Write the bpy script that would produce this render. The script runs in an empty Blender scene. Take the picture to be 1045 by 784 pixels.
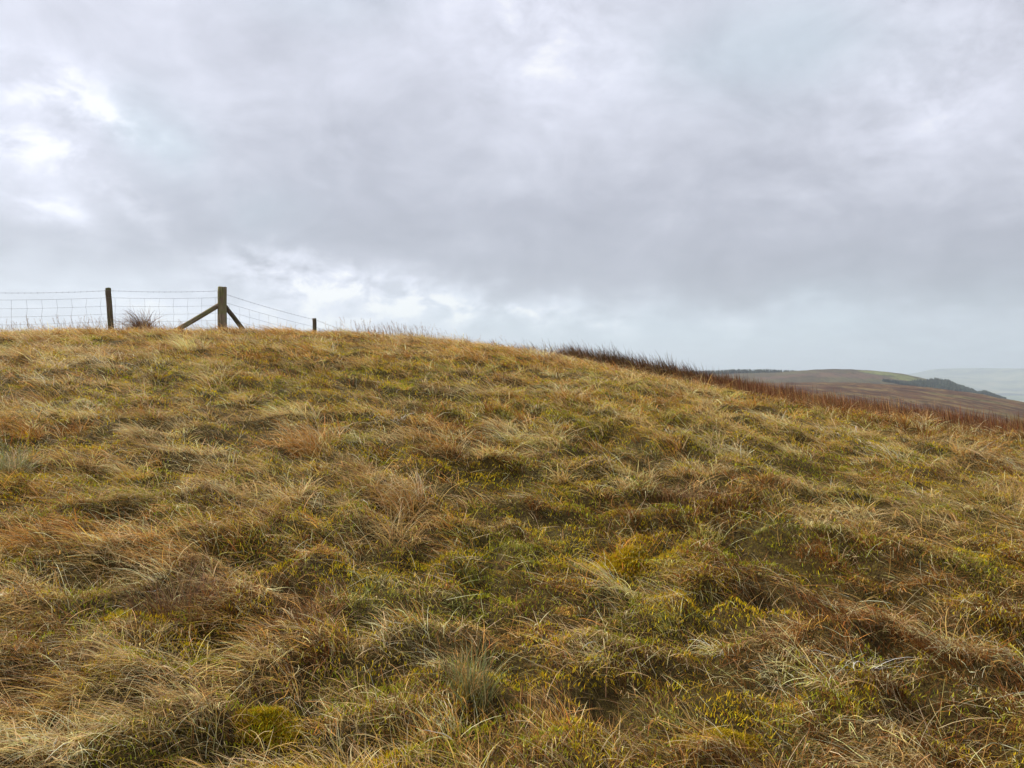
import bpy, math, random
import numpy as np
from mathutils import Vector

R = math.radians
rng = np.random.default_rng(7)
random.seed(7)
scene = bpy.context.scene
COL = scene.collection

# ------------------------------------------------------------------ camera
EYE = 1.6
cam_d = bpy.data.cameras.new('camera')
cam = bpy.data.objects.new('camera', cam_d)
COL.objects.link(cam)
cam.location = (0, 0, EYE)
cam.rotation_euler = (R(90 - 0.29), 0, 0)
cam_d.sensor_width = 36
cam_d.lens = 36 * 785 / 1045
cam_d.clip_start = 0.05
cam_d.clip_end = 60000
scene.camera = cam

# ------------------------------------------------------------------ light
SUN_EL, SUN_AZ = 42, -62          # azimuth measured from +Y (view direction), negative = left
world = bpy.data.worlds.new('World')
scene.world = world
world.use_nodes = True
sd = bpy.data.lights.new('sun', 'SUN')
sd.energy = 1.5
sd.angle = R(11)
sd.color = (1.0, 0.92, 0.80)
sun = bpy.data.objects.new('sun', sd)
COL.objects.link(sun)
sdir = Vector((math.sin(R(SUN_AZ)) * math.cos(R(SUN_EL)), math.cos(R(SUN_AZ)) * math.cos(R(SUN_EL)), math.sin(R(SUN_EL))))
sun.rotation_euler = sdir.to_track_quat('Z', 'Y').to_euler()
scene.view_settings.view_transform = 'Standard'
scene.view_settings.look = 'None'
scene.view_settings.gamma = 1
scene.cycles.max_bounces = 6
scene.cycles.diffuse_bounces = 3
scene.cycles.volume_bounces = 1
scene.view_settings.exposure = 2.2
SKY_GAIN = 1.0 / (0.1 * 2 ** 2.2)   # cloud radiance inside a background of strength 0.1


class NT:
    """small helper for shader node trees"""
    def __init__(s, tree):
        s.t = tree
        s.n = tree.nodes
        s.l = tree.links
        s.n.clear()

    def new(s, kind, **kw):
        n = s.n.new(kind)
        for k, v in kw.items():
            setattr(n, k, v)
        return n

    def put(s, sock, v):
        if isinstance(v, bpy.types.NodeSocket):
            s.l.new(v, sock)
        elif isinstance(v, (tuple, list)) and len(v) == 3 and sock.type == 'RGBA':
            sock.default_value = (*v, 1)
        else:
            sock.default_value = v

    def m(s, op, a, b=0.0, c=0.0):
        n = s.new('ShaderNodeMath', operation=op)
        s.put(n.inputs[0], a); s.put(n.inputs[1], b); s.put(n.inputs[2], c)
        return n.outputs[0]

    def noise(s, vec, scale, detail=4, rough=0.55, dist=0.0, col=False):
        n = s.new('ShaderNodeTexNoise')
        s.put(n.inputs['Vector'], vec)
        n.inputs['Scale'].default_value = scale
        n.inputs['Detail'].default_value = detail
        n.inputs['Roughness'].default_value = rough
        n.inputs['Distortion'].default_value = dist
        return n.outputs['Color' if col else 'Fac']

    def mix(s, f, a, b, mode='MIX'):
        n = s.new('ShaderNodeMix', data_type='RGBA', blend_type=mode)
        s.put(n.inputs[0], f); s.put(n.inputs[6], a); s.put(n.inputs[7], b)
        return n.outputs[2]

    def ramp(s, f, stops):
        n = s.new('ShaderNodeValToRGB')
        el = n.color_ramp.elements
        while len(el) < len(stops):
            el.new(0.5)
        for e, (p, c) in zip(el, stops):
            e.position = p
            e.color = (*c, 1) if len(c) == 3 else c
        s.put(n.inputs[0], f)
        return n.outputs[0]

    def rng(s, v, a, b, c=0.0, d=1.0, smooth=False):
        n = s.new('ShaderNodeMapRange')
        if smooth:
            n.interpolation_type = 'SMOOTHSTEP'
        s.put(n.inputs[0], v)
        for i, q in enumerate((a, b, c, d)):
            n.inputs[i + 1].default_value = q
        return n.outputs[0]

    def scalevec(s, vec, sc):
        n = s.new('ShaderNodeMapping')
        s.put(n.inputs[0], vec)
        n.inputs['Scale'].default_value = sc
        return n.outputs[0]


def srgb(c):
    return tuple(((v / 255) / 12.92 if v / 255 <= 0.04045 else ((v / 255 + 0.055) / 1.055) ** 2.4) for v in c)


def build_world():
    w = NT(world.node_tree)
    out = w.new('ShaderNodeOutputWorld')
    bg = w.new('ShaderNodeBackground')
    bg.inputs['Strength'].default_value = 0.1
    w.l.new(bg.outputs[0], out.inputs[0])
    sky = w.new('ShaderNodeTexSky', sky_type='NISHITA')
    sky.sun_disc = False
    sky.sun_elevation = R(SUN_EL)
    sky.sun_rotation = R(SUN_AZ)
    tc = w.new('ShaderNodeTexCoord')
    d = tc.outputs['Generated']
    sep = w.new('ShaderNodeSeparateXYZ')
    w.l.new(d, sep.inputs[0])
    dx, dy, dz = sep.outputs
    # cloud layer coordinates: the direction projected on a layer overhead
    den = w.m('ADD', w.m('MAXIMUM', dz, 0.0), 0.16)
    comb = w.new('ShaderNodeCombineXYZ')
    w.put(comb.inputs[0], w.m('DIVIDE', dx, den))
    w.put(comb.inputs[1], w.m('DIVIDE', dy, den))
    p = comb.outputs[0]
    az = w.m('ARCTAN2', dx, dy)
    el = w.m('ARCSINE', dz)
    n1 = w.noise(p, 1.6, 6, 0.62, 0.3)
    n2 = w.noise(w.scalevec(p, (1, 1.35, 1)), 0.85, 3, 0.5)
    n3 = w.noise(p, 4.5, 5, 0.6, 0.2)
    # slow wander of the cloud edges
    wcol = w.noise(d, 5.0, 5, 0.6, 0.0, True)
    ws = w.new('ShaderNodeSeparateColor')
    w.l.new(wcol, ws.inputs[0])
    az = w.m('ADD', az, w.m('MULTIPLY', w.m('SUBTRACT', ws.outputs[0], 0.5), 0.22))
    el = w.m('ADD', el, w.m('MULTIPLY', w.m('SUBTRACT', ws.outputs[1], 0.5), 0.12))

    def blob(px, py, sx, sy, rot=0):
        u, v = (px - 522.5) / 785, (388 - py) / 785
        a0 = math.atan(u); e0 = math.atan(v * math.cos(a0))
        sx, sy = sx / 785 * math.cos(a0) ** 1.3, sy / 785
        A = w.m('SUBTRACT', az, a0); E = w.m('SUBTRACT', el, e0)
        c, s_ = math.cos(R(rot)), math.sin(R(rot))
        X = w.m('ADD', w.m('MULTIPLY', A, c / sx), w.m('MULTIPLY', E, s_ / sx))
        Y = w.m('ADD', w.m('MULTIPLY', A, -s_ / sy), w.m('MULTIPLY', E, c / sy))
        r2 = w.m('ADD', w.m('MULTIPLY', X, X), w.m('MULTIPLY', Y, Y))
        return w.m('EXPONENT', w.m('MULTIPLY', r2, -0.5))

    n4 = w.noise(w.scalevec(d, (1, 1, 1.5)), 7, 9, .62, .5)
    b_fine = w.m('MULTIPLY', w.m('SUBTRACT', n4, 0.5), 0.31)
    brk = w.rng(w.noise(w.scalevec(d, (1, 1, 1.6)), 19, 7, .62, .3), .38, .62, .1, 1.2)
    b = w.m('ADD', 0.832, w.m('MULTIPLY', w.m('SUBTRACT', n1, 0.5), 0.11))
    b = w.m('ADD', b, b_fine)
    b = w.m('ADD', b, w.m('MULTIPLY', w.m('SUBTRACT', n2, 0.5), 0.08))
    b = w.m('ADD', b, w.m('MULTIPLY', w.m('SUBTRACT', n3, 0.5), 0.10))
    for (px, py, sx, sy, rot, amp) in [
            (45, 88, 40, 24, -30, .16), (100, 120, 28, 12, -15, .16), (14, 152, 24, 11, -10, .16), (100, 192, 50, 10, -22, .13), (25, 205, 30, 10, -20, .14),
            (5, 30, 60, 50, 0, .05), (295, 266, 48, 13, -12, .19), (375, 298, 95, 14, -8, .19), (560, 312, 70, 9, -4, .09), (250, 300, 160, 22, 0, .04),
            (560, 30, 90, 60, -20, .085), (600, 120, 40, 60, 20, .02), (950, 90, 110, 60, 30, .075), (620, 300, 110, 9, -4, .03),
            (760, 330, 200, 12, 0, .02),
            (60, 240, 120, 22, 0, -.075), (190, 225, 80, 20, -20, -.075), (340, 235, 110, 36, -10, -.085), (480, 262, 90, 24, 0, -.075),
            (660, 225, 150, 46, -8, -.08), (860, 280, 200, 28, 0, -.13), (760, 170, 130, 50, 20, -.045), (450, 322, 300, 15, 0, .10), (150, 318, 200, 12, 0, .03), (650, 120, 60, 50, 0, .03), (1040, 250, 120, 50, 0, -.065), (400, 110, 110, 50, 20, -.02),
            (700, 30, 60, 70, 0, -.03), (270, 170, 90, 40, 0, -.02)]:
        g = blob(px, py, sx, sy, rot)
        b = w.m('ADD', b, w.m('MULTIPLY', w.m('MULTIPLY', g, brk), amp) if amp > .06 else w.m('MULTIPLY', g, amp))
    tint = None
    for (px, py, sx, sy, rot, amp) in [(790, 50, 70, 34, 0, .75), (140, 132, 38, 22, -20, .7), (275, 215, 34, 18, 0, .35), (330, 5, 50, 20, 0, .3),
                                       (900, 350, 330, 32, 0, .85), (550, 330, 200, 26, 0, .4), (90, 300, 130, 30, 0, .3)]:
        q = w.m('MULTIPLY', blob(px, py, sx, sy, rot), amp)
        tint = q if tint is None else w.m('ADD', tint, q)
    tint = w.m('MINIMUM', tint, 1.0)
    G = [(0.60, (164, 166, 176)), (0.74, (186, 188, 199)), (0.80, (202, 204, 215)), (0.86, (217, 219, 231)), (0.92, (231, 233, 246)), (1.0, (255, 255, 255))]
    T = [(0.60, (165, 176, 184)), (0.74, (186, 198, 207)), (0.80, (200, 212, 222)), (0.86, (209, 222, 231)), (0.92, (224, 235, 243)), (1.0, (250, 255, 255))]
    cg = w.ramp(b, [(a, srgb(c)) for a, c in G])
    ct = w.ramp(b, [(a, srgb(c)) for a, c in T])
    cloud = w.mix(tint, cg, ct)
    cloud = w.mix(1.0, cloud, (SKY_GAIN,) * 3, 'MULTIPLY')
    full = w.mix(0.97, sky.outputs[0], cloud)
    w.put(bg.inputs['Color'], full)
    world.cycles.sampling_method = 'MANUAL'
    world.cycles.sample_map_resolution = 512


build_world()

# ------------------------------------------------------------------ terrain functions
XK = np.arange(-30, 30.1, 1.5)
ZK = np.array([0.081, 0.081, 0.081, 0.081, 0.081, 0.081, 0.081, 0.081, 0.102, 0.196, 0.296, 0.397, 0.511, 0.648, 0.756, 0.832, 0.86, 0.861,
               0.813, 0.685, 0.50, 0.225, -0.14, -0.48, -0.75, -1.08, -1.335, -1.592, -1.808, -1.974, -2.132, -2.289, -2.447, -2.567,
               -2.574, -2.574, -2.574, -2.574, -2.574, -2.574, -2.574])


def hsh(i, j, s):
    n = (i.astype(np.int64) * 374761393 + j.astype(np.int64) * 668265263 + s * 974634777) & 0xffffffff
    n = ((n ^ (n >> 13)) * 1274126177) & 0xffffffff
    return ((n ^ (n >> 16)) & 0xffff) / 65535.0


def vn(x, y, s=0):
    i = np.floor(x); j = np.floor(y)
    fx = x - i; fy = y - j
    fx = fx * fx * (3 - 2 * fx); fy = fy * fy * (3 - 2 * fy)
    i = i.astype(np.int64); j = j.astype(np.int64)
    return ((hsh(i, j, s) * (1 - fx) + hsh(i + 1, j, s) * fx) * (1 - fy) + (hsh(i, j + 1, s) * (1 - fx) + hsh(i + 1, j + 1, s) * fx) * fy)


def fbm(x, y, s=0, o=4):
    a = 0.; t = 0.; k = 1.
    for q in range(o):
        c, sn = math.cos(q * 1.1), math.sin(q * 1.1)
        a = a + k * vn((c * x - sn * y) * 2 ** q + 31.7 * q, (sn * x + c * y) * 2 ** q + 11.3 * q, s + q)
        t += k; k *= 0.5
    return a / t


def knoll(x, y):
    t = y / 14.
    return -1.6 + 3.2 * t - 1.6 * t * t + t * np.interp(x, XK, ZK) - .006 * np.maximum(y - 14, 0) ** 2 - .003 * np.maximum(np.abs(x) - 15, 0) ** 2


def relief(x, y):
    wx = x + 0.25 * (fbm(x * 1.3, y * 1.3, 51, 2) - .5); wy = y + 0.25 * (fbm(x * 1.3, y * 1.3, 61, 2) - .5)
    a = vn(wx / .26, wy / .22, 3)
    b = vn(wx / .13 + 9, wy / .11, 5)
    c = vn(x / .075, y / .075, 8)
    big = vn(x / 1.6, y / 1.3, 13)
    amp = 1.0 - 0.35 * np.clip((y - 9) / 5, 0, 1)
    return amp * (0.12 * (np.minimum(a, .72) - .5) + .092 * (b - .5) + .032 * (c - .5) + .08 * (big - .5))


def base_far(x, y):
    r = np.hypot(x, y)
    z = -26 - 34 * np.clip((r - 150) / 500, 0, 1) - 92 * np.clip((r - 500) / 3500, 0, 1) ** .8
    return z + np.clip((r - 1500) / 3000, 0, 1) * 40 * (fbm(x / 2600, y / 2600, 77, 3) - .55)


def ground_z(x, y, detail=True):
    """world height of the ground"""
    a = knoll(x, y)
    b = base_far(x, y)
    k = 4.0
    h = np.clip(.5 + .5 * (a - b) / k, 0, 1)
    z = b * (1 - h) + a * h + k * h * (1 - h)
    if detail:
        w = np.clip((45 - np.hypot(x, y)) / 15, 0, 1)
        z = z + w * relief(x, y)
    return z + EYE


def make_mesh(name, verts, faces_idx, n_per, mat, col=None, smooth=False, parent=None, link=True):
    """verts (N,3), faces_idx flat loop array with n_per corners each"""
    me = bpy.data.meshes.new(name)
    nv = len(verts); nl = len(faces_idx); nf = nl // n_per
    me.vertices.add(nv)
    me.vertices.foreach_set('co', np.ascontiguousarray(verts, dtype=np.float32).ravel())
    me.loops.add(nl)
    me.loops.foreach_set('vertex_index', np.ascontiguousarray(faces_idx, dtype=np.int32))
    me.polygons.add(nf)
    me.polygons.foreach_set('loop_start', np.arange(0, nl, n_per, dtype=np.int32))
    if smooth:
        me.polygons.foreach_set('use_smooth', np.ones(nf, dtype=bool))
    me.update(calc_edges=True)
    if col is not None:
        at = me.color_attributes.new('tone', 'FLOAT_COLOR', 'POINT')
        c4 = np.ones((nv, 4), np.float32); c4[:, :3] = col
        at.data.foreach_set('color', c4.ravel())
    me.materials.append(mat)
    o = bpy.data.objects.new(name, me)
    if link:
        COL.objects.link(o)
    if parent:
        o.parent = parent
    return o


def sheet(name, gx, gy, zf, mat):
    X, Y = np.meshgrid(gx, gy)
    Z = zf(X, Y)
    nx, ny = len(gx), len(gy)
    V = np.stack([X, Y, Z], -1).reshape(-1, 3)
    i = np.arange(nx - 1)[None, :] + nx * np.arange(ny - 1)[:, None]
    F = np.stack([i, i + 1, i + nx + 1, i + nx], -1).reshape(-1)
    return make_mesh(name, V, F, 4, mat, smooth=True)


def tag(o, label=None, cat=None, group=None, kind=None):
    if label: o['label'] = label
    if cat: o['category'] = cat
    if group: o['group'] = group
    if kind: o['kind'] = kind
    return o


def material(name):
    m = bpy.data.materials.new(name)
    m.use_nodes = True
    t = NT(m.node_tree)
    out = t.new('ShaderNodeOutputMaterial')
    bs = t.new('ShaderNodeBsdfPrincipled')
    bs.inputs['Roughness'].default_value = 0.9
    bs.inputs['Specular IOR Level'].default_value = 0.15
    t.l.new(bs.outputs[0], out.inputs[0])
    return m, t, bs, out


def pos(t):
    return t.new('ShaderNodeNewGeometry').outputs['Position']


# ------------------------------------------------------------------ materials
def mat_ground():
    m, t, bs, out = material('turf_and_moor')
    p = pos(t)
    n = t.noise(p, 3.0, 6, .6)
    n2 = t.noise(p, 60.0, 6, .75)
    near = t.ramp(n2, [(.36, (.022, .014, .006)), (.47, (.06, .04, .013)), (.55, (.11, .085, .02)), (.66, (.19, .14, .04))])
    near = t.mix(t.rng(n, .4, .65, 0, .6), near, (.085, .058, .012))
    s = t.new('ShaderNodeSeparateXYZ'); t.l.new(p, s.inputs[0])
    r = t.m('SQRT', t.m('ADD', t.m('MULTIPLY', s.outputs[0], s.outputs[0]), t.m('MULTIPLY', s.outputs[1], s.outputs[1])))
    moor = t.ramp(t.noise(p, .06, 8, .65), [(.35, (.07, .04, .03)), (.5, (.14, .10, .05)), (.62, (.12, .12, .05))])
    # valley fields
    v = t.new('ShaderNodeTexVoronoi'); v.inputs['Scale'].default_value = 1 / 260
    pw = t.new('ShaderNodeVectorMath', operation='ADD')
    t.put(pw.inputs[0], p)
    sc = t.new('ShaderNodeVectorMath', operation='SCALE')
    t.put(sc.inputs[0], t.noise(p, .004, 3, .5, 0, True)); sc.inputs['Scale'].default_value = 160
    t.l.new(sc.outputs[0], pw.inputs[1])
    t.put(v.inputs['Vector'], pw.outputs[0])
    sv = t.new('ShaderNodeSeparateColor'); t.l.new(v.outputs['Color'], sv.inputs[0])
    fields = t.ramp(sv.outputs[0], [(.0, (.03, .05, .03)), (.18, (.09, .12, .045)), (.4, (.16, .20, .06)), (.6, (.11, .14, .05)), (.8, (.26, .24, .12)), (1, (.12, .17, .05))])
    v2 = t.new('ShaderNodeTexVoronoi', feature='DISTANCE_TO_EDGE'); v2.inputs['Scale'].default_value = 1 / 260
    t.put(v2.inputs['Vector'], pw.outputs[0])
    fields = t.mix(t.rng(v2.outputs[0], .03, .07), (.03, .045, .03), fields)
    c = t.mix(t.rng(r, 30, 70), near, moor)
    c = t.mix(t.rng(r, 1300, 2000), c, fields)
    t.put(bs.inputs['Base Color'], c)
    b = t.new('ShaderNodeBump'); b.inputs['Strength'].default_value = 1.; b.inputs['Distance'].default_value = .03
    t.put(b.inputs['Height'], n2); t.l.new(b.outputs[0], bs.inputs['Normal'])
    return m


def mat_moor():
    m, t, bs, out = material('heather_moor')
    p = pos(t)
    q = t.scalevec(p, (1, .55, 1))
    a = t.noise(q, .028, 8, .68, .4)
    b = t.noise(t.scalevec(p, (1, .15, 1)), .16, 6, .7)
    c = t.ramp(a, [(.36, (.035, .016, .010)), (.46, (.07, .029, .014)), (.53, (.10, .05, .022)), (.60, (.14, .10, .04)), (.70, (.10, .095, .028))])
    c = t.mix(t.rng(b, .52, .68), c, (.17, .125, .055))
    c = t.mix(t.rng(b, .48, .34), c, (.03, .018, .012))
    f = t.noise(t.scalevec(p, (1, .2, 1)), .45, 5, .7)
    c = t.mix(t.rng(f, .48, .58, 0, .75), c, (.035, .025, .015))
    t.put(bs.inputs['Base Color'], c)
    return m


def mat_hill():
    m, t, bs, out = material('hill_pasture')
    p = pos(t)
    a = t.noise(t.scalevec(p, (1, .5, 1)), .012, 8, .65, .3)
    c = t.ramp(a, [(.36, (.028, .022, .012)), (.47, (.06, .046, .022)), (.56, (.085, .072, .032)), (.68, (.07, .078, .025))])
    s = t.new('ShaderNodeSeparateXYZ'); t.l.new(p, s.inputs[0])
    wob = t.m('MULTIPLY', t.m('SUBTRACT', t.noise(p, .02, 4, .6), .5), 120)
    x = t.m('ADD', s.outputs[0], wob)
    y = t.m('ADD', s.outputs[1], wob)

    def zone(cx, cy, rx, ry):
        X = t.m('DIVIDE', t.m('SUBTRACT', x, cx), rx); Y = t.m('DIVIDE', t.m('SUBTRACT', y, cy), ry)
        return t.rng(t.m('ADD', t.m('MULTIPLY', X, X), t.m('MULTIPLY', Y, Y)), 1.15, .8)
    c = t.mix(t.m('MULTIPLY', zone(690, 1400, 55, 60), .85), c, (.15, .17, .05))
    c = t.mix(t.m('MULTIPLY', zone(652, 1370, 28, 18), .85), c, (.035, .04, .02))
    c = t.mix(t.m('MULTIPLY', zone(745, 1400, 40, 60), .5), c, (.11, .125, .04))
    c = t.mix(t.m('MULTIPLY', zone(560, 1330, 150, 30), .6), c, (.11, .06, .045))
    f = t.noise(t.scalevec(p, (1, .25, 1)), .12, 6, .7)
    c = t.mix(t.rng(f, .5, .6, 0, .7), c, (.03, .028, .016))
    t.put(bs.inputs['Base Color'], c)
    return m


def mat_distant():
    m, t, bs, out = material('distant_hills')
    p = pos(t)
    c = t.ramp(t.noise(p, .0030, 7, .7), [(.40, (.02, .03, .02)), (.5, (.12, .14, .06)), (.6, (.22, .20, .11))])
    t.put(bs.inputs['Base Color'], c)
    return m


def mat_blade(name, trans=.3, rough=.65):
    m, t, bs, out = material(name)
    at = t.new('ShaderNodeAttribute', attribute_name='tone')
    c = at.outputs['Color']
    t.put(bs.inputs['Base Color'], c)
    bs.inputs['Roughness'].default_value = rough
    bs.inputs['Specular IOR Level'].default_value = .2
    tr = t.new('ShaderNodeBsdfTranslucent'); t.put(tr.inputs[0], c)
    mx = t.new('ShaderNodeMixShader'); mx.inputs[0].default_value = trans
    t.l.new(bs.outputs[0], mx.inputs[1]); t.l.new(tr.outputs[0], mx.inputs[2])
    t.l.new(mx.outputs[0], out.inputs[0])
    return m


def mat_wood(name, dark=1.0):
    m, t, bs, out = material(name)
    tc = t.new('ShaderNodeTexCoord')
    o = tc.outputs['Object']
    g = t.noise(t.scalevec(o, (40, 40, 2.2)), 1.0, 6, .65)
    big = t.noise(o, 5.0, 4, .6)
    c = t.ramp(g, [(.3, (.035 * dark, .026 * dark, .018 * dark)), (.5, (.10 * dark, .075 * dark, .05 * dark)), (.7, (.19 * dark, .15 * dark, .105 * dark))])
    c = t.mix(t.rng(big, .42, .6, 0, .6), c, (.085 * dark, .095 * dark, .03 * dark))      # algae
    t.put(bs.inputs['Base Color'], c)
    b = t.new('ShaderNodeBump'); b.inputs['Strength'].default_value = .7; b.inputs['Distance'].default_value = .01
    t.put(b.inputs['Height'], g); t.l.new(b.outputs[0], bs.inputs['Normal'])
    return m


def mat_wire():
    m, t, bs, out = material('galvanised_wire')
    n = t.noise(pos(t), 6, 3)
    t.put(bs.inputs['Base Color'], t.ramp(n, [(.4, (.16, .16, .17)), (.6, (.24, .23, .22))]))
    bs.inputs['Metallic'].default_value = .4
    bs.inputs['Roughness'].default_value = .6
    return m


# ------------------------------------------------------------------ ground sheet
def axis(lo_core, hi_core, step, lo, hi, grow=1.12):
    core = list(np.arange(lo_core, hi_core + 1e-6, step))
    s = step; v = core[-1]; up = []
    while v < hi:
        s *= grow; v = min(v + s, hi); up.append(v)
    s = step; v = core[0]; dn = []
    while v > lo:
        s *= grow; v = max(v - s, lo); dn.append(v)
    return np.array(dn[::-1] + core + up)


ground = sheet('ground', axis(-13, 13, .06, -26000, 26000), axis(-.5, 19, .06, -4000, 26000), ground_z, mat_ground())
tag(ground, kind='structure')

# moor slope beyond the knoll
MP = np.array([(-600, 395), (500, 394), (700, 393), (767, 391.5), (800, 391), (860, 390.5), (922, 393), (956, 396.5), (1000, 402.5), (1045, 411), (1100, 424), (1300, 480), (1700, 560)], float)


def ridge_fn(prof, D, kf, kb, bump, bs, lo, run=0.):
    X = (prof[:, 0] - 522.5) / 785 * D
    Zc = (388 - prof[:, 1]) / 785 * D
    xf = np.linspace(X[0], X[-1], 600); zf = np.interp(xf, X, Zc)
    ker = np.hanning(15); ker /= ker.sum()
    zf = np.convolve(np.pad(zf, 7, mode='edge'), ker, 'valid')

    def f(x, y):
        # the spur runs obliquely: its flanks follow the heading given by run
        z = np.interp(x + (D - y) * run, xf, zf)
        z = z - kf * np.maximum(D - y, 0) ** 2 - kb * np.maximum(y - D, 0) ** 2
        z = z + bump * (fbm(x / bs, y / bs, 21, 5) - .5)
        z = z + bump * .8 * (vn(x / bs * 3.5, y / bs * 1.3, 31) - .5)
        return np.maximum(z, lo) + EYE
    return f


moor = sheet('moor_slope', np.arange(-300, 900, 3.), np.arange(160, 900, 3.), ridge_fn(MP, 600., 8.2e-5, 4e-4, 1.0, 18., -70., .5), mat_moor())
tag(moor, kind='structure')
HP = np.array([(-600, 400), (300, 392), (600, 387), (700, 384), (745, 382), (800, 380), (825, 377.8), (865, 376.6), (880, 377.2), (913, 380.5), (938, 384.5), (956, 390), (975, 395.5),
               (1000, 402), (1025, 407), (1060, 414), (1120, 428), (1300, 470), (1700, 560)], float)
hill_f = ridge_fn(HP, 1500., 4e-4, 2.4e-4, 2.0, 60., -140., .53)
hill = sheet('hill', np.arange(-700, 2000, 8.), np.arange(900, 2300, 8.), hill_f, mat_hill())
tag(hill, kind='structure')
DP = np.array([(-2200, 392), (-600, 384), (200, 380), (600, 382), (740, 380), (770, 384), (800, 380), (830, 379), (880, 384), (930, 385), (960, 380), (985, 377), (1010, 379), (1035, 377), (1060, 378), (1150, 382), (1400, 380), (2600, 390)], float)
far = sheet('distant_hills', np.arange(-20000, 22000, 120.), np.arange(7500, 14000, 120.), ridge_fn(DP, 10500., 2.4e-5, 3e-5, 130., 1700., -260.), mat_distant())
tag(far, kind='structure')

# ------------------------------------------------------------------ plants: ribbons of blades
BLADE = mat_blade('grass_blade', .3)
RUSH = mat_blade('rush_stem', .15)
MOSS = mat_blade('moss_shoot', .35, .8)


def ribbons(x, y, L, az, p0, p1, wid, col, nseg, clampz=True, z0=None, twist=.6, tipcol=None, curl=.35, r=rng):
    """blades as tapering ribbons; arrays of length N. az = heading of the bend, p0/p1 tilt from upright at root/tip"""
    N = len(x)
    npt = nseg + 1
    P = np.zeros((N, npt, 3), np.float32)
    P[:, 0, 0] = x; P[:, 0, 1] = y
    P[:, 0, 2] = (ground_z(x, y) - .012) if z0 is None else z0
    azc = az.copy()
    dc = r.normal(0, curl, N) / nseg
    for i in range(nseg):
        f = (i + .5) / nseg
        ph = p0 + (p1 - p0) * f ** 1.2
        st = L / nseg
        P[:, i + 1, 0] = P[:, i, 0] + st * np.sin(ph) * np.cos(azc)
        P[:, i + 1, 1] = P[:, i, 1] + st * np.sin(ph) * np.sin(azc)
        P[:, i + 1, 2] = P[:, i, 2] + st * np.cos(ph)
        azc = azc + dc
    if clampz:
        for i in range(1, npt):
            g = ground_z(P[:, i, 0].astype(float), P[:, i, 1].astype(float)) + .008 + .02 * r.random(N)
            P[:, i, 2] = np.maximum(P[:, i, 2], g)
    side = az + math.pi / 2 + r.normal(0, twist, N)
    S = np.stack([np.cos(side), np.sin(side), r.normal(0, .35, N)], -1).astype(np.float32)
    S /= np.linalg.norm(S, axis=1, keepdims=True)
    nv = 2 * nseg + 1
    V = np.zeros((N, nv, 3), np.float32)
    for i in range(nseg):
        w = (wid * .5 * (1 - (i / nseg) ** 2 * .75))[:, None] * S
        V[:, 2 * i] = P[:, i] - w
        V[:, 2 * i + 1] = P[:, i] + w
    V[:, -1] = P[:, -1]
    tri = []
    for i in range(nseg - 1):
        a = 2 * i
        tri += [a, a + 1, a + 3, a, a + 3, a + 2]
    a = 2 * (nseg - 1)
    tri += [a, a + 1, a + 2]
    T = (np.array(tri)[None, :] + (np.arange(N) * nv)[:, None])
    C = np.repeat(col[:, None, :], nv, 1).astype(np.float32)
    if tipcol is not None:
        for i in range(nv):
            f = (i // 2) / nseg
            C[:, i] = C[:, i] * (1 - f) + tipcol * f
    return V.reshape(-1, 3), T.ravel(), C.reshape(-1, 3)


def join(parts):
    vs, fs, cs = [], [], []
    o = 0
    for V, T, C in parts:
        vs.append(V); fs.append(T + o); cs.append(C); o += len(V)
    return np.concatenate(vs), np.concatenate(fs), np.concatenate(cs)


def vary(c, n, hue=.12, val=.28, r=rng):
    c = np.asarray(c, float)
    if c.ndim == 1:
        c = np.repeat(c[None], n, 0)
    k = np.exp(r.normal(0, val, n))[:, None]
    h = np.exp(r.normal(0, hue, (n, 3)))
    return np.clip(c * k * h, .004, .8)


STRAW = np.array((.53, .318, .092)); ORANGE = np.array((.50, .238, .050)); PALE = np.array((.72, .57, .31)); GREY = np.array((.27, .25, .11))
GREEN = np.array((.185, .178, .009)); YELLOW = np.array((.50, .36, .010)); REDBR = np.array((.20, .072, .015)); BROWN = np.array((.125, .064, .014)); OLIVE = np.array((.25, .165, .016))


def spot(x, y, lst):
    s = 0.
    for (cx, cy, r1, r2, a) in lst:
        s = s + a * np.exp(-.5 * (((x - cx) / r1) ** 2 + ((y - cy) / r2) ** 2))
    return s


RED_SPOTS = [(.87, 4.34, .35, .3, .7), (1.07, 4.07, .3, .25, .6), (-.97, 5.35, .35, .3, .6), (-1.32, 2.85, .2, .16, .7), (-.79, 2.79, .16, .12, .6), (1.5, 2.3, .7, .5, .5), (2.2, 3.0, .7, .6, .35),
             (-.75, 5.9, .5, .35, .4), (.3, 2.5, .25, .18, .5), (-.9, 2.3, .3, .2, .4), (1.2, 3.0, .5, .3, .4), (-.05, 4.6, .25, .2, .35)]
GREEN_SPOTS = [(1.9, 6.2, .9, .7, .6), (1.0, 5.6, .7, .5, .5), (-.3, 5.0, .6, .5, .3), (-2.6, 6.4, .8, .6, .3), (-1.8, 7.5, .9, .6, .3), (.5, 6.8, .7, .6, .35), (.35, 3.6, .5, .3, .4), (2.6, 4.9, .7, .5, .35)]
YEL_SPOTS = [(.44, 3.5, .2, .12, 1.), (.85, 3.65, .25, .12, .7), (-.75, 2.25, .12, .08, .9), (-1.1, 4.15, .3, .2, .5), (1.9, 6.0, .6, .4, .4), (-3.2, 6.5, .8, .5, .5), (-.6, 2.55, .2, .1, .5), (.1, 2.35, .2, .1, .4), (-1.0, 2.6, .15, .1, .5)]


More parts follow.
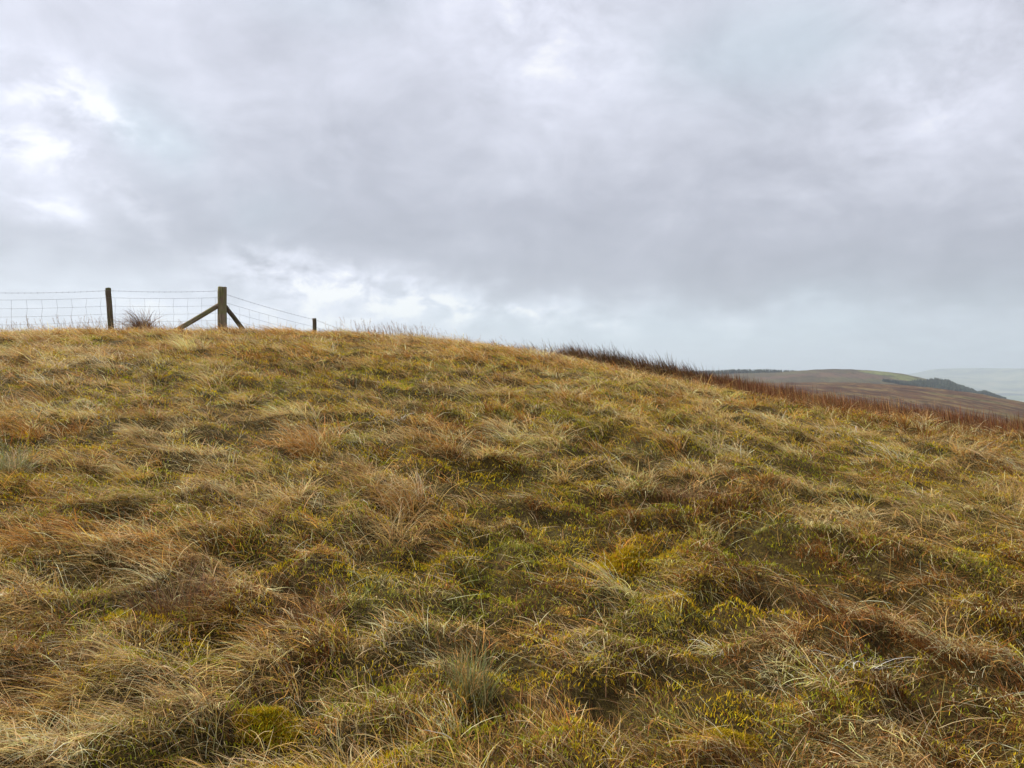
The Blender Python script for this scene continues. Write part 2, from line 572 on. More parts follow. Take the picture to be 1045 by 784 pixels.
def cover(x, y):
    """weights of plant kinds at a place (N,5): straw, orange, green, yellow, red"""
    far_ = np.clip((y - 5.5) / 4, 0, 1)
    near_ = np.clip((4.2 - y) / 1.8, 0, 1)
    mid_ = np.clip((6 - y) / 2.2, 0, 1)
    right = np.clip((x / np.maximum(y, 1) - .1) / .4, 0, 1)
    a = fbm(x / .62, y / .5, 101, 3); b = fbm(x / .5 + 7, y / .38, 111, 3); c = fbm(x / .26, y / .2, 121, 3); d = fbm(x / .5, y / .4 + 3, 131, 3)
    st = np.clip((a - .40) * 5, 0, 1.3) * (1 - .5 * near_) * (1 - .6 * right * mid_)
    orr = np.clip((d - .42) * 5, 0, 1) * (.35 + .8 * far_) * (1 - .4 * right * mid_)
    gr = 1.0 * np.clip((b - .47) * 6, 0, 1.2) * (1 - .12 * far_) * (1 - .3 * near_) + .55 * spot(x, y, GREEN_SPOTS)
    ye = np.clip((c - .48) * 7, 0, 1) * .6 + .6 * spot(x, y, YEL_SPOTS)
    re = np.clip((d - .5) * 6, 0, 1) * (.25 + 1.1 * near_ + 1.2 * right * mid_) + spot(x, y, RED_SPOTS)
    # red rushes along the right shoulder
    re = re + 1.2 * np.clip((x - 2.5) / 1.5, 0, 1) * np.clip((y - 7.2 + .1 * x) / 1.0, 0, 1)
    orr = orr + .5 * np.exp(-((y - 11.5) / 2.5) ** 2)
    W = np.stack([st, orr, gr, ye, re], -1) + .04
    return W


def pick(W, r=rng):
    W = W / W.sum(1, keepdims=True)
    cs = np.cumsum(W, 1)
    return (r.random(len(W))[:, None] > cs[:, :-1]).sum(1)


def scatter(n, ymin, ymax, power, margin=1.3, slope=.78):
    """points on the visible side of the knoll, thinning with distance ~ y^-power (area weighting included)"""
    yy = np.linspace(ymin, ymax, 400)
    wgt = (2 * (slope * yy + margin)) * yy ** -power
    cdf = np.cumsum(wgt); cdf /= cdf[-1]
    y = np.interp(rng.random(n), cdf, yy) + rng.normal(0, .01, n)
    x = (rng.random(n) * 2 - 1) * (slope * y + margin)
    return x, y


def windaz(x, y):
    return math.pi + .35 + 1.7 * (fbm(x / 1.3, y / 1.0, 201, 3) - .5) * 2


def thick(y):
    return 1.0 + np.clip(y - 2.2, 0, 20) * .15


# ---- the short turf: one mesh, nobody could count it
def turf():
    x, y = scatter(760000, 1.2, 19.0, 1.4)
    m = relief(x, y)
    keep = rng.random(len(x)) < np.clip(.82 + m * 5, .5, 1)
    x, y = x[keep], y[keep]
    N = len(x)
    k = pick(cover(x, y))
    pal = np.array([STRAW * .7, ORANGE * .7, GREEN, YELLOW * .65, REDBR * .75])
    c = pal[k]
    mixb = rng.random(N) < .36
    c[mixb] = np.array([OLIVE, BROWN, BROWN * .7, OLIVE])[rng.integers(0, 4, mixb.sum())]
    c = vary(c * (1 - .25 * (k == 4))[:, None], N, .1, .42)
    L = rng.uniform(.02, .06, N) * (1 + .3 * (k == 0)) * (1 + .03 * y)
    az = np.where(rng.random(N) < .35, windaz(x, y) + rng.normal(0, .7, N), rng.random(N) * 2 * math.pi)
    return ribbons(x, y, L, az, rng.uniform(.1, 1.0, N), rng.uniform(.7, 1.7, N), .0017 * thick(y) * np.exp(rng.normal(0, .42, N)), c, 2, clampz=False)


V, T, C = turf()
tag(make_mesh('turf', V, T, 3, BLADE, C), 'short mixed turf of green, brown and tan blades covering the whole hillside', 'turf', kind='stuff')


# ---- tussock grass: long straw bent over by the wind
def tuft_blades(cx, cy, nb, rad, Lm, kind, r=rng):
    """arrays per tuft -> blade arrays"""
    idx = np.repeat(np.arange(len(cx)), nb)
    N = len(idx)
    a = r.random(N) * 2 * math.pi
    q = np.sqrt(r.random(N)) * rad[idx]
    x = cx[idx] + q * np.cos(a); y = cy[idx] + q * np.sin(a)
    return idx, x, y, a, q, N


def tussocks():
    cx, cy = scatter(19000, 1.3, 17.5, 1.05)
    W = cover(cx, cy)
    W[:, 2] *= .45; W[:, 3] *= .15; W[:, 4] *= 1.15; W[:, 0] *= 1.5; W[:, 1] *= 1.2
    tk = pick(W)
    hgt = relief(cx, cy)
    keep = rng.random(len(cx)) < np.clip(.6 + hgt * 8, .12, 1)
    cx, cy, tk = cx[keep], cy[keep], tk[keep]
    n = len(cx)
    size = np.exp(rng.normal(0, .35, n))
    nb = (rng.uniform(16, 60, n) * np.clip(1.25 - cy * .035, .6, 1.3) * size).astype(int)
    rad = rng.uniform(.03, .11, n) * size
    Lm = rng.uniform(.065, .155, n) * (.72 + .055 * np.clip(cy, 0, 9)) * np.array([1.45, 1.3, .8, .6, .95])[tk] * size ** .5
    idx, x, y, a, q, N = tuft_blades(cx, cy, nb, rad, Lm, tk)
    k = tk[idx]
    waz = (windaz(cx, cy) + rng.normal(0, .35, n))[idx]
    comb = rng.uniform(.35, 1.6, n)[idx]
    vx = np.cos(a) * (q / rad[idx]) + comb * np.cos(waz) + rng.normal(0, .6, N)
    vy = np.sin(a) * (q / rad[idx]) + comb * np.sin(waz) + rng.normal(0, .6, N)
    az = np.arctan2(vy, vx)
    base = np.array([STRAW, ORANGE, GREEN * 1.3 + .02, YELLOW * .8, REDBR])
    alt = np.array([PALE * .9, STRAW, GREY * .8, OLIVE, BROWN])
    tone = rng.random(n)[:, None]
    tc = base[tk] * (1 - tone * .7) + alt[tk] * tone * .7
    tc = tc * np.exp(rng.normal(.05, .38, n))[:, None]
    c = vary(tc[idx], N, .07, .32)
    pl = rng.random(N) < .13
    c[pl] = vary(PALE, pl.sum(), .06, .2)
    L = Lm[idx] * rng.uniform(.5, 1.25, N)
    stiff = np.array([0., .05, .25, .2, .45])[k]
    flop = np.clip(rng.normal(.45, .3, n), 0, 1)[idx]
    p0 = rng.uniform(.2, .9, N) * (1 - .5 * stiff) + .45 * flop
    p1 = rng.uniform(1.2, 2.0, N) * (1 - stiff) + .25 * flop
    near_ = cy[idx] < 4.0
    out = []
    for sel, ns in ((near_, 5), (~near_, 3)):
        out.append(ribbons(x[sel], y[sel], L[sel], az[sel], p0[sel], p1[sel], (.0015 * thick(y) * np.exp(rng.normal(0, .42, N)))[sel], c[sel], ns))
    return join(out)


V, T, C = tussocks()
tag(make_mesh('tussock_grass', V, T, 3, BLADE, C), 'long tan and straw coloured tussock grass bent over by the wind all over the slope', 'grass', kind='stuff')


# ---- thatch: last year's grass lying flat, combed by the wind
def thatch():
    x, y = scatter(340000, 1.3, 17.5, 1.35)
    W = cover(x, y)
    a = fbm(x / .45, y / .3, 501, 3)
    keep = rng.random(len(x)) < np.clip((a - .38) * 5, .08, 1) * np.clip(.75 + relief(x, y) * 6, .2, 1)
    x, y, W = x[keep], y[keep], W[keep]
    W[:, 2] *= .5; W[:, 3] *= .3
    N = len(x)
    k = pick(W)
    c = np.array([STRAW, ORANGE, OLIVE * 1.2, YELLOW * .8, BROWN * 1.2])[k]
    j = rng.random(N) < .18
    c[j] = PALE * .85
    c = vary(c, N, .07, .33)
    wa = windaz(x, y) + 2.4 * (fbm(x / .28, y / .22, 511, 2) - .5)
    z0 = ground_z(x, y) + rng.uniform(-.01, .05, N)
    return ribbons(x, y, rng.uniform(.05, .14, N) * (.75 + .05 * y), wa + rng.normal(0, .45, N), rng.uniform(.8, 1.4, N), rng.uniform(1.4, 1.9, N),
                   .0016 * thick(y) * np.exp(rng.normal(0, .3, N)), c, 3, z0=z0)


V, T, C = thatch()
tag(make_mesh('thatch', V, T, 3, BLADE, C), 'flattened tan dead grass lying combed sideways between the tussocks', 'dead grass', kind='stuff')


# ---- single dead straws lying across everything
def straws():
    x, y = scatter(8000, 1.4, 12, 1.3)
    N = len(x)
    c = vary(PALE, N, .06, .22)
    b = rng.random(N) < .4
    c[b] = vary(STRAW * .9, b.sum(), .08, .3)
    L = rng.uniform(.04, .2, N)
    z0 = ground_z(x, y) + rng.uniform(0, .05, N)
    return ribbons(x, y, L, rng.random(N) * 2 * math.pi, rng.uniform(.5, 1.45, N), rng.uniform(1.3, 1.75, N), .0015 * thick(y), c, 4, z0=z0, curl=.3)


V, T, C = straws()
tag(make_mesh('dead_straw', V, T, 3, BLADE, C), 'loose pale dead grass stems lying criss-cross over the nearer turf', 'straw', kind='stuff')


# ---- moss: tiny yellow green shoots in cushions
def moss_shoots(x, y, r=rng, gain=1.0):
    N = len(x)
    lump = fbm(x / .10, y / .09, 301, 2)
    z0 = ground_z(x, y) + .012 + .075 * np.clip(lump - .35, 0, .5)
    c = np.where((fbm(x / .2, y / .2, 311, 2) + r.normal(0, .08, N) > .5)[:, None], YELLOW * gain, GREEN * 1.5 * gain)
    c = vary(c, N, .1, .25, r)
    return ribbons(x, y, r.uniform(.007, .018, N) * (1 + .12 * y), r.random(N) * 2 * math.pi, r.uniform(0, .9, N), r.uniform(.3, 1.6, N),
                   .0032 * thick(y), c, 2, clampz=False, z0=z0, r=r)


def moss():
    x, y = scatter(420000, 1.3, 12, 1.6)
    W = cover(x, y)
    pr = np.clip((W[:, 3] * 1.3 + .5 * W[:, 2] - .12) * 1.0 - .35 * (relief(x, y) > .045), 0, 1)
    k = rng.random(len(x)) < pr
    return moss_shoots(x[k], y[k])


V, T, C = moss()
tag(make_mesh('moss', V, T, 3, MOSS, C), 'yellow green moss growing in cushions between the grass tussocks', 'moss', kind='stuff')


# ---- rushes on the shoulder of the knoll
def stems(x, y, Lm, lean_az, lean, col, r=rng, w=.0038, nseg=3, z0=None):
    N = len(x)
    L = Lm * r.uniform(.55, 1.15, N)
    az = lean_az + r.normal(0, .6, N)
    p0 = np.abs(r.normal(lean * .5, .12, N)); p1 = np.abs(r.normal(lean * 1.5, .25, N))
    return ribbons(x, y, L, az, p0, p1, w * np.exp(r.normal(0, .2, N)), vary(col, N, .08, .3, r), nseg, clampz=False, z0=z0, r=r, curl=.2)


def crest_line(x):
    # where the brow of the knoll lies as seen from the path, in metres along y
    return np.interp(x, [-12, -4, 0, 1, 1.8, 2.2, 2.7, 3.5, 4.8, 6.2, 9], [11, 13.8, 14, 13.4, 12.6, 11.9, 11.0, 10.8, 10.5, 9.6, 8.6])


def rush_band():
    out = []
    n = 1100                                                # clumps along the skyline, centre to right
    cx = rng.uniform(-.4, 4.2, n)
    cy = crest_line(cx) + rng.uniform(-.3, 1.8, n)
    keep = rng.random(n) < np.clip((cx - .2) / 1.0, .05, 1) * np.clip(fbm(cx * 1.6, cx * 0, 601, 2) * 2.2 - .5, .15, 1)
    cx, cy = cx[keep], cy[keep]
    nb = rng.integers(8, 24, len(cx))
    idx = np.repeat(np.arange(len(cx)), nb)
    x = cx[idx] + rng.normal(0, .07, len(idx)); y = cy[idx] + rng.normal(0, .07, len(idx))
    H_ = (.25 + .13 * np.clip((cx - .2) / 1., 0, 1) - .12 * np.clip((cx - 2.6) / .8, 0, 1)) * np.clip(np.exp(rng.normal(0, .2, len(cx))), .5, 1.25)
    col = np.array([(.095, .048, .026), (.15, .07, .03), (.20, .10, .038), (.14, .10, .04)])[rng.integers(0, 4, len(cx))]
    out.append(stems(x, y, H_[idx], math.pi + .2, .6, col[idx], w=.007))
    n = 4000                                               # the red band on the right shoulder
    cx = rng.uniform(2.3, 10.5, n)
    f = rng.random(n)
    cy = crest_line(cx) - 2.3 * f ** 1.5 * np.clip((cx - 1.6) / 2.5, .25, 1) + .8 * rng.random(n)
    kp = rng.random(n) < np.clip(fbm(cx * 1.1, cy * 1.3, 621, 3) * 4 - 1.1, .3, 1) * np.clip((cx - 2.2) / 1.0, .25, 1)
    cx, cy, f = cx[kp], cy[kp], f[kp]; n = len(cx)
    nb = rng.integers(10, 34, n)
    idx = np.repeat(np.arange(n), nb)
    x = cx[idx] + rng.normal(0, .09, len(idx)); y = cy[idx] + rng.normal(0, .09, len(idx))
    H_ = (.265 - .08 * f) * np.clip(np.exp(rng.normal(0, .28, n)), .4, 1.3)
    pal = np.array([(.15, .055, .025), (.20, .078, .03), (.26, .12, .045), (.11, .045, .025), (.34, .2, .08)])
    kk = rng.integers(0, 5, n)
    out.append(stems(x, y, H_[idx], math.pi + .3, .22, pal[kk][idx], w=.0055))
    return join(out)


V, T, C = rush_band()
tag(make_mesh('rushes', V, T, 3, RUSH, C), 'dark red brown rushes standing along the skyline and the right shoulder of the slope', 'rushes', kind='stuff')


# ---- flowering grass stalks on the skyline
def seed_stalks():
    n = 1500
    x = np.concatenate([rng.uniform(-12, 2.2, n), rng.normal(-2.2, 1.3, 300), rng.normal(-9.6, .8, 160), rng.normal(-6.6, .9, 260)])
    x = x[rng.random(len(x)) < np.clip(fbm(x * 1.1, x * 0 + 3, 611, 3) * 4 - 1.5, .1, 1)]
    n = len(x)
    y = crest_line(x) + rng.uniform(-.9, 3.6, n)
    L = rng.uniform(.10, .38, n)
    az = math.pi + rng.normal(0, .9, n)
    p0 = rng.uniform(0, .2, n); p1 = rng.uniform(.1, .9, n)
    c = vary((.30, .22, .13), n, .06, .25)
    out = [ribbons(x, y, L, az, p0, p1, np.full(n, .0045), c, 4, clampz=False, curl=0.)]
    # plumes: short branches near the tip
    for k in range(7):
        f = .62 + .055 * k
        # follow the same curve as the stalk up to the fraction f
        px, py, pz = x.copy(), y.copy(), ground_z(x, y) - .012
        for i in range(4):
            st = L / 4 * np.clip(f * 4 - i, 0, 1)
            ph = p0 + (p1 - p0) * ((i + .5) / 4) ** 1.2
            px = px + st * np.sin(ph) * np.cos(az); py = py + st * np.sin(ph) * np.sin(az); pz = pz + st * np.cos(ph)
        out.append(ribbons(px, py, rng.uniform(.02, .045, n) * (1.25 - .1 * k), az + rng.normal(0, 1.2, n), rng.uniform(.3, .9, n), rng.uniform(.6, 1.3, n),
                           np.full(n, .006), vary((.33, .23, .16), n, .06, .2), 2, clampz=False, z0=pz))
    return join(out)


V, T, C = seed_stalks()
tag(make_mesh('seeding_grass', V, T, 3, BLADE, C), 'thin feathery seeding grass stalks standing against the sky along the hilltop', 'grass', kind='stuff')


# ---- individual clumps that stand out
def clump(name, cx, cy, label, cat, n, rad, L, az, lean, cols, w=.0035, nseg=5, straw_mix=0., seed=1, spread=1.0):
    r = np.random.default_rng(seed)
    a = r.random(n) * 2 * math.pi; q = r.random(n) ** .75 * rad * (.75 + .5 * vn(np.cos(a) * 2 + seed, np.sin(a) * 2, seed))
    x = cx + q * np.cos(a); y = cy + q * np.sin(a) * .8
    cols = np.array(cols)
    c = vary(cols[r.integers(0, len(cols), n)], n, .08, .25, r)
    vx = np.cos(a) * (q / rad) * spread + 1.1 * lean * math.cos(az) + r.normal(0, .75, n)
    vy = np.sin(a) * (q / rad) * spread + 1.1 * lean * math.sin(az) + r.normal(0, .75, n)
    h = np.arctan2(vy, vx)
    p0 = np.abs(r.normal(.2 + .25 * lean, .28, n)); p1 = np.abs(r.normal(.75 + lean, .5, n))
    V, T, C = ribbons(x, y, L * r.uniform(.4, 1.1, n), h, p0, p1, np.full(n, w), c, nseg, clampz=True, r=r)
    org = np.array([cx, cy, float(ground_z(np.array([cx]), np.array([cy]))[0])])
    o = make_mesh(name, V - org, T, 3, RUSH, C)
    o.location = org
    return tag(o, label, cat)


DR = [(.10, .05, .028), (.16, .075, .03), (.13, .08, .035), (.22, .12, .05)]
clump('rush_tussock', -7.05, 14.75, 'dark rush tussock on the skyline by the fence, just right of the leaning stake', 'rush tussock', 420, .16, .66, math.pi, .75, [(.15, .085, .04), (.26, .16, .08), (.16, .07, .03)], w=.008, seed=2, nseg=4, spread=.35)
clump('rush_tussock', -6.9, 14.5, 'short red brown clump at the foot of the dark skyline rush tussock', 'rush tussock', 260, .22, .27, math.pi, .3, [(.17, .06, .035), (.2, .09, .05)], w=.008, seed=3, nseg=3)
clump('rush_tussock', -1.25, 2.86, 'red brown upright rush tussock in the lower left of the slope above a dark hollow', 'rush tussock', 560, .14, .20, math.pi, .35, DR + [(.3, .2, .08)], seed=4)
clump('grass_tuft', -2.78, 4.2, 'pale grey green grass tuft at the left edge halfway up the slope', 'grass tuft', 380, .12, .26, math.pi - .4, .5, [GREY, GREY * 1.3, PALE * .8, (.2, .22, .1)], w=.003, seed=5)
clump('rush_tussock', -.76, 2.83, 'brown rush tussock right of the red brown one, among yellow moss', 'rush tussock', 330, .13, .14, math.pi, .4, DR[1:], seed=6)
clump('rush_tussock', .95, 4.25, 'wide rusty brown rush patch in the middle of the slope, right of centre', 'rush tussock', 900, .30, .13, math.pi, .6, DR[1:] + [(.3, .2, .08)], seed=7)
clump('grass_tuft', -.55, 4.05, 'fluffy straw coloured tuft left of centre with blades fanning to the left', 'grass tuft', 420, .13, .27, math.pi, .9, [STRAW, PALE * .85, STRAW * .8], w=.003, seed=8)
clump('grass_tuft', -1.28, 5.0, 'tall pale straw tuft high on the left slope sweeping to the left', 'grass tuft', 460, .16, .32, math.pi, 1.0, [STRAW, PALE * .85, ORANGE], w=.0035, seed=9)
clump('grass_tuft', -.13, 2.42, 'grey green spiky tuft at the bottom centre of the picture', 'grass tuft', 260, .07, .19, math.pi / 2, .1, [GREY, (.16, .18, .06), STRAW * .8], w=.0026, seed=10)


def moss_cushion(cx, cy, rx, ry, n, label, seed):
    r = np.random.default_rng(seed)
    a = r.random(n) * 2 * math.pi; q = r.random(n) ** .6 * (.6 + .8 * vn(np.cos(a) * 2.5 + seed, np.sin(a) * 2.5, seed))
    x = cx + rx * q * np.cos(a); y = cy + ry * q * np.sin(a)
    g = ground_z(x, y)
    z0 = g + .025 * (1 - q ** 2) * (.3 + .8 * fbm(x / .05, y / .05, 401, 2))
    c = vary(np.array([YELLOW * 1.1, YELLOW * .9, YELLOW * .7])[r.integers(0, 3, n)], n, .08, .2, r)
    V, T, C = ribbons(x, y, r.uniform(.008, .02, n), r.random(n) * 6.28, r.uniform(0, .9, n), r.uniform(.4, 1.7, n), np.full(n, .0032), c, 2, clampz=False, z0=z0, r=r)
    org = np.array([cx, cy, float(g.mean())])
    o = make_mesh('moss_cushion', V - org, T, 3, MOSS, C); o.location = org
    tag(o, label, 'moss')


moss_cushion(.44, 3.47, .20, .10, 9000, 'bright yellow moss cushion in the middle of the slope, right of centre', 11)
moss_cushion(-.72, 2.28, .10, .06, 4200, 'small vivid yellow moss cushion near the bottom left among brown grass', 12)
moss_cushion(.60, 2.26, .12, .05, 4200, 'yellow moss cushion over a dark hollow near the bottom, right of centre', 13)


# ------------------------------------------------------------------ fence
def gz(x, y):
    return float(ground_z(np.array([float(x)]), np.array([float(y)]))[0])


def tube_mesh(name, paths, mat, parent, sides=6):
    """paths: list of (points, radii). One mesh."""
    V = []; Fq = []
    for pts, rad in paths:
        pts = [Vector(p) for p in pts]
        if not isinstance(rad, (list, tuple)):
            rad = [rad] * len(pts)
        o = len(V)
        for i, p in enumerate(pts):
            d = (pts[min(i + 1, len(pts) - 1)] - pts[max(i - 1, 0)]).normalized()
            a = d.cross(Vector((0, 0, 1)) if abs(d.z) < .9 else Vector((1, 0, 0))).normalized(); b = d.cross(a)
            for k in range(sides):
                t = 2 * math.pi * k / sides
                V.append(p + (a * math.cos(t) + b * math.sin(t)) * rad[i])
        for i in range(len(pts) - 1):
            for k in range(sides):
                k2 = (k + 1) % sides
                Fq.append((o + i * sides + k, o + i * sides + k2, o + (i + 1) * sides + k2, o + (i + 1) * sides + k))
        Fq.append(tuple(o + k for k in range(sides))[::-1])
        Fq.append(tuple(o + (len(pts) - 1) * sides + k for k in range(sides)))
    me = bpy.data.meshes.new(name)
    me.from_pydata([tuple(v) for v in V], [], Fq)
    me.materials.append(mat)
    o = bpy.data.objects.new(name, me); COL.objects.link(o)
    o.parent = parent
    return o


def timber(name, a, b, r0, r1, mat, parent, sides=14, seed=0, top_chamfer=True, flat=0.):
    """round weathered post from a (bottom) to b (top), own axes along its length so the grain follows it"""
    rr = random.Random(seed)
    a = Vector(a); b = Vector(b); L = (b - a).length
    V = []; Fc = []
    zs = [0, L * .2, L * .4, L * .6, L * .8, L * .93, L - .012, L]
    wob = [1 + rr.uniform(-.05, .05) for _ in range(sides)]
    for i, z in enumerate(zs):
        f = z / L
        r = (r0 * (1 - f) + r1 * f) * (1 + rr.uniform(-.02, .02))
        if i == len(zs) - 1 and top_chamfer:
            r *= .88
        cx, cy = rr.uniform(-.004, .004), rr.uniform(-.004, .004)
        for k in range(sides):
            t = 2 * math.pi * k / sides
            V.append((cx + r * wob[k] * math.cos(t), cy + r * wob[k] * math.sin(t), z + (rr.uniform(-.006, .006) if i >= len(zs) - 2 else 0)))
    for i in range(len(zs) - 1):
        for k in range(sides):
            k2 = (k + 1) % sides
            Fc.append((i * sides + k, i * sides + k2, (i + 1) * sides + k2, (i + 1) * sides + k))
    Fc.append(tuple((len(zs) - 1) * sides + k for k in range(sides)))
    Fc.append(tuple(range(sides))[::-1])
    me = bpy.data.meshes.new(name); me.from_pydata(V, [], Fc); me.materials.append(mat)
    for p in me.polygons[:-2]:
        p.use_smooth = True
    o = bpy.data.objects.new(name, me); COL.objects.link(o)
    o.parent = parent
    o.location = a - (parent.location if parent else Vector())
    o.rotation_euler = (b - a).to_track_quat('Z', 'Y').to_euler()
    return o


WOOD = mat_wood('weathered_post_wood', 2.0)
WOOD_D = mat_wood('weathered_stake_wood', 1.2)
WIRE = mat_wire()


def up(px, py, Y):
    """world point at distance Y on the bearing of a photo point (used once, to size the fence)"""
    return Vector(((px - 522.5) / 785 * Y, Y, EYE + (388 - py) / 785 * Y))


CP = up(227, 293, 18.5)                       # top of the corner post
fence = bpy.data.objects.new('stock_fence', None); COL.objects.link(fence)
fence.location = (CP.x, CP.y, gz(CP.x, CP.y))
tag(fence, 'wooden post and wire mesh stock fence with a braced corner post on the hilltop', 'fence')
FL = fence.location


def cpost(x, y):
    return gz(x, y)


timber('corner_post', (CP.x, CP.y, FL.z - .35), CP, .108, .103, WOOD, fence, 20, seed=3)
# left run: towards the left and a little nearer
LP = [(-9.2, 17.62, 293.5, 112), (-11.6, 16.55, 293, None), (-14.2, 15.4, 293, None), (-17.0, 14.2, 293, None)]
left_tops = [Vector((CP.x, CP.y, CP.z - .10))]
for i, (x, y, py, _) in enumerate(LP):
    g = gz(x, y)
    if i == 0:
        top = up(110.5, 294, 17.62); bot = Vector((top.x + .12, top.y, g - .3))
    else:
        top = Vector((x, y, g + 1.41)); bot = Vector((x + .03, y, g - .3))
    timber('fence_stake', bot, top, .068, .062, WOOD_D, fence, 10, seed=10 + i)
    left_tops.append(Vector((top.x, top.y, top.z - .07)))
right_tops = [Vector((CP.x, CP.y, CP.z - .17))]
RP = [(-5.42, 21.0), (-4.2, 23.1), (-2.6, 25.6)]
for i, (x, y) in enumerate(RP):
    g = gz(x, y)
    top = up(321, 325, 21.0) if i == 0 else Vector((x, y, g + 1.05))
    timber('fence_stake', (top.x + .02, top.y, g - .3), top, .055, .052, WOOD_D, fence, 10, seed=30 + i)
    right_tops.append(Vector((top.x, top.y, top.z - .05)))
# braces
lb_top = Vector((CP.x - .06, CP.y - .02, EYE + (388 - 311) / 785 * 18.45))
ld = (left_tops[1] - left_tops[0]); ld.z = 0; ld.normalize()
lb_bot = Vector((CP.x, CP.y, 0)) + ld * 1.68; lb_bot.z = gz(lb_bot.x, lb_bot.y) - .02
timber('brace', lb_bot, lb_top, .06, .055, WOOD, fence, 12, seed=5, top_chamfer=False)
rd = (right_tops[1] - right_tops[0]); rd.z = 0; rd.normalize()
rb_top = Vector((CP.x + .05, CP.y + .06, EYE + (388 - 313) / 785 * 18.6))
rb_bot = Vector((CP.x, CP.y, 0)) + rd * 1.12; rb_bot.z = gz(rb_bot.x, rb_bot.y) - .05
timber('brace', rb_bot, rb_top, .058, .053, WOOD_D, fence, 12, seed=6, top_chamfer=False)


def wires(tops, name, dropnet, side):
    """barbed top strand and the mesh below it, following the posts"""
    O = Vector(FL)
    barb = []
    segs = list(zip(tops[:-1], tops[1:]))

    def P(a, b, f, dz, sag=.03):
        v = a.lerp(b, f); v.z += -dz - sag * 4 * f * (1 - f)
        n = (b - a); n.z = 0; n.normalize(); n = Vector((-n.y, n.x, 0)) * side
        return v + n * .07 - O
    line = []
    for a, b in segs:
        for i in range(9):
            line.append(P(a, b, i / 8, 0.))
    barb.append((line, .0028))
    for a, b in segs:
        L = (b - a).length
        for i in range(int(L / .12)):
            f = (i + .5) / (L / .12)
            c = P(a, b, f, 0.)
            t = random.random() * 3.14
            d = Vector((math.cos(t) * .3, math.sin(t) * .3, .9)).normalized() * .02
            barb.append(([c - d, c + d], .0022))
    tube_mesh('barbed_wire', barb, WIRE, fence, 5)
    net = []
    levels = [0, .19, .37, .54, .70, .84, .95]
    for lv in levels:
        line = []
        for a, b in segs:
            for i in range(9):
                line.append(P(a, b, i / 8, dropnet + lv, .02))
        net.append((line, .0028 if lv in (0, .95) else .0024))
    for a, b in segs:
        L = (b - a).length
        n = max(2, int(round(L / .30)))
        for i in range(n):
            f = (i + .5) / n
            off = random.uniform(-.006, .006)
            pts = [P(a, b, f + off * (1 if j % 2 else -1), dropnet + lv, .02) for j, lv in enumerate(levels)]
            net.append((pts, .0022))
    tube_mesh('wire_mesh', net, WIRE, fence, 5)


wires(left_tops, 'left', .16, 1)
wires(right_tops, 'right', .2, -1)

# ------------------------------------------------------------------ far plantations
def plantation(name, n, region, label, hmin, hmax, seed, taper=None, ground=hill_f, col=((.020, .030, .022), (.028, .042, .026), (.035, .045, .03))):
    r = np.random.default_rng(seed)
    X, Y = region(r, n)
    Z = ground(X, Y)
    Hh = r.uniform(hmin, hmax, n) * (1 if taper is None else np.interp(X / Y, taper[0], taper[1]))
    V = []; Fi = []; Cc = []
    o = 0
    sides = 7
    for x, y, z, h in zip(X, Y, Z, Hh):
        tiers = 4
        w = h * r.uniform(.2, .3)
        c = np.array(col[r.integers(0, len(col))]) * r.uniform(.8, 1.3)
        for t in range(tiers):
            zb = z + h * (.08 + .22 * t); zt = z + h * (.42 + .2 * t)
            rb = w * (1 - t / tiers * .8)
            a0 = r.random() * 6
            ring = [(x + rb * r.uniform(.75, 1.2) * math.cos(a0 + 2 * math.pi * k / sides), y + rb * r.uniform(.75, 1.2) * math.sin(a0 + 2 * math.pi * k / sides), zb + r.uniform(-.05, .05) * h) for k in range(sides)]
            V += ring + [(x + r.uniform(-.1, .1), y, min(zt, z + h))]
            for k in range(sides):
                Fi += [o + k, o + (k + 1) % sides, o + sides]
            Cc += [c] * (sides + 1)
            o += sides + 1
        # trunk
        q = h * .015
        V += [(x - q, y, z - 1), (x + q, y, z - 1), (x, y + q, z - 1), (x, y, z + h * .6)]
        for tri in ((0, 1, 3), (1, 2, 3), (2, 0, 3)):
            Fi += [o + k for k in tri]
        Cc += [np.array((.05, .035, .025))] * 4
        o += 4
    ob = make_mesh(name, np.array(V), np.array(Fi), 3, CONIF, np.array(Cc))
    tag(ob, label, 'wood', kind='stuff')


CONIF = mat_blade('conifer_foliage', 0.0, .9)


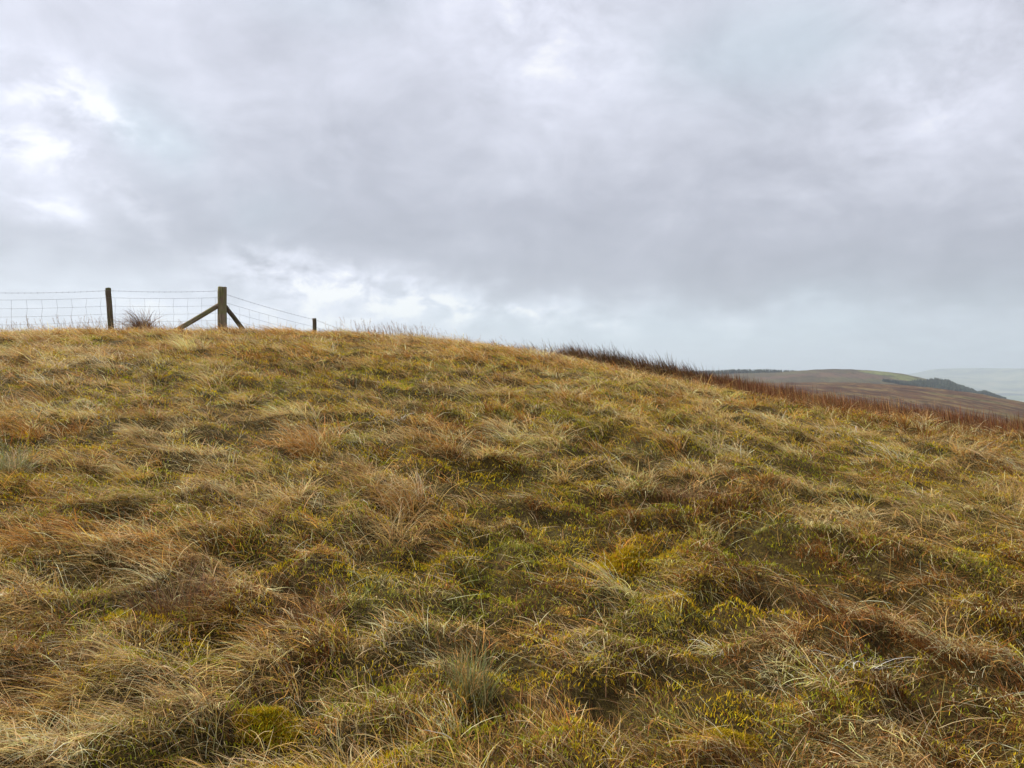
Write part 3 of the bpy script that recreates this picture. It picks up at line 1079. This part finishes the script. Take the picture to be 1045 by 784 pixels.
def reg_left(r, n):
    X = r.uniform(330, 640, n)
    Y = 1500 + np.interp(X, [330, 430, 520, 640], [10, 30, 70, 170]) + 90 * r.random(n)
    return X, Y


def reg_right(r, n):
    # a belt of trees down the right flank, widest in the middle
    s = r.random(n) ** .8
    px = 900 + s * 127
    ya = np.interp(px, [905, 925, 945, 958, 1027], [1290, 1305, 1370, 1505, 1510])
    yb = np.interp(px, [905, 925, 950, 965, 990, 1000, 1027], [1285, 1285, 1290, 1310, 1370, 1430, 1460])
    Y = ya + (yb - ya) * r.random(n)
    X = (px - 522.5) / 785 * Y
    return X, Y


def reg_hedge(r, n):
    X = r.uniform(560, 760, n); Y = 1290 + .12 * (X - 560) + r.normal(0, 4, n)
    return X, Y


plantation('conifer_wood', 1500, reg_left, 'dark conifer wood along the top of the hill, left of its summit', 8, 12.5, 1)
plantation('conifer_wood', 1900, reg_right, 'dark blue green wood running down the right flank of the hill', 6, 11, 2, ([.487, .525, .555, .568, .58, .598, .605, .615, .64], [.5, .6, .9, 1.25, .9, .75, .45, .95, .4]))

# ------------------------------------------------------------------ haze
def haze():
    m = bpy.data.materials.new('haze'); m.use_nodes = True
    t = NT(m.node_tree)
    out = t.new('ShaderNodeOutputMaterial')
    v = t.new('ShaderNodeVolumePrincipled')
    v.inputs['Color'].default_value = (.63, .72, .84, 1)
    v.inputs['Density'].default_value = 1.45e-4
    v.inputs['Anisotropy'].default_value = 0.2
    t.l.new(v.outputs[0], out.inputs['Volume'])
    x0, x1, y0, y1, z0, z1 = -27500, 27500, -5000, 27500, -262, 330
    me = bpy.data.meshes.new('haze')
    me.from_pydata([(x0, y0, z0), (x1, y0, z0), (x1, y1, z0), (x0, y1, z0), (x0, y0, z1), (x1, y0, z1), (x1, y1, z1), (x0, y1, z1)], [],
                   [(3, 2, 1, 0), (4, 5, 6, 7), (0, 1, 5, 4), (1, 2, 6, 5), (2, 3, 7, 6), (3, 0, 4, 7)])
    me.materials.append(m)
    o = bpy.data.objects.new('haze', me); COL.objects.link(o)
    tag(o, 'pale grey blue damp haze lying over the valley and hills', 'haze', kind='stuff')


haze()
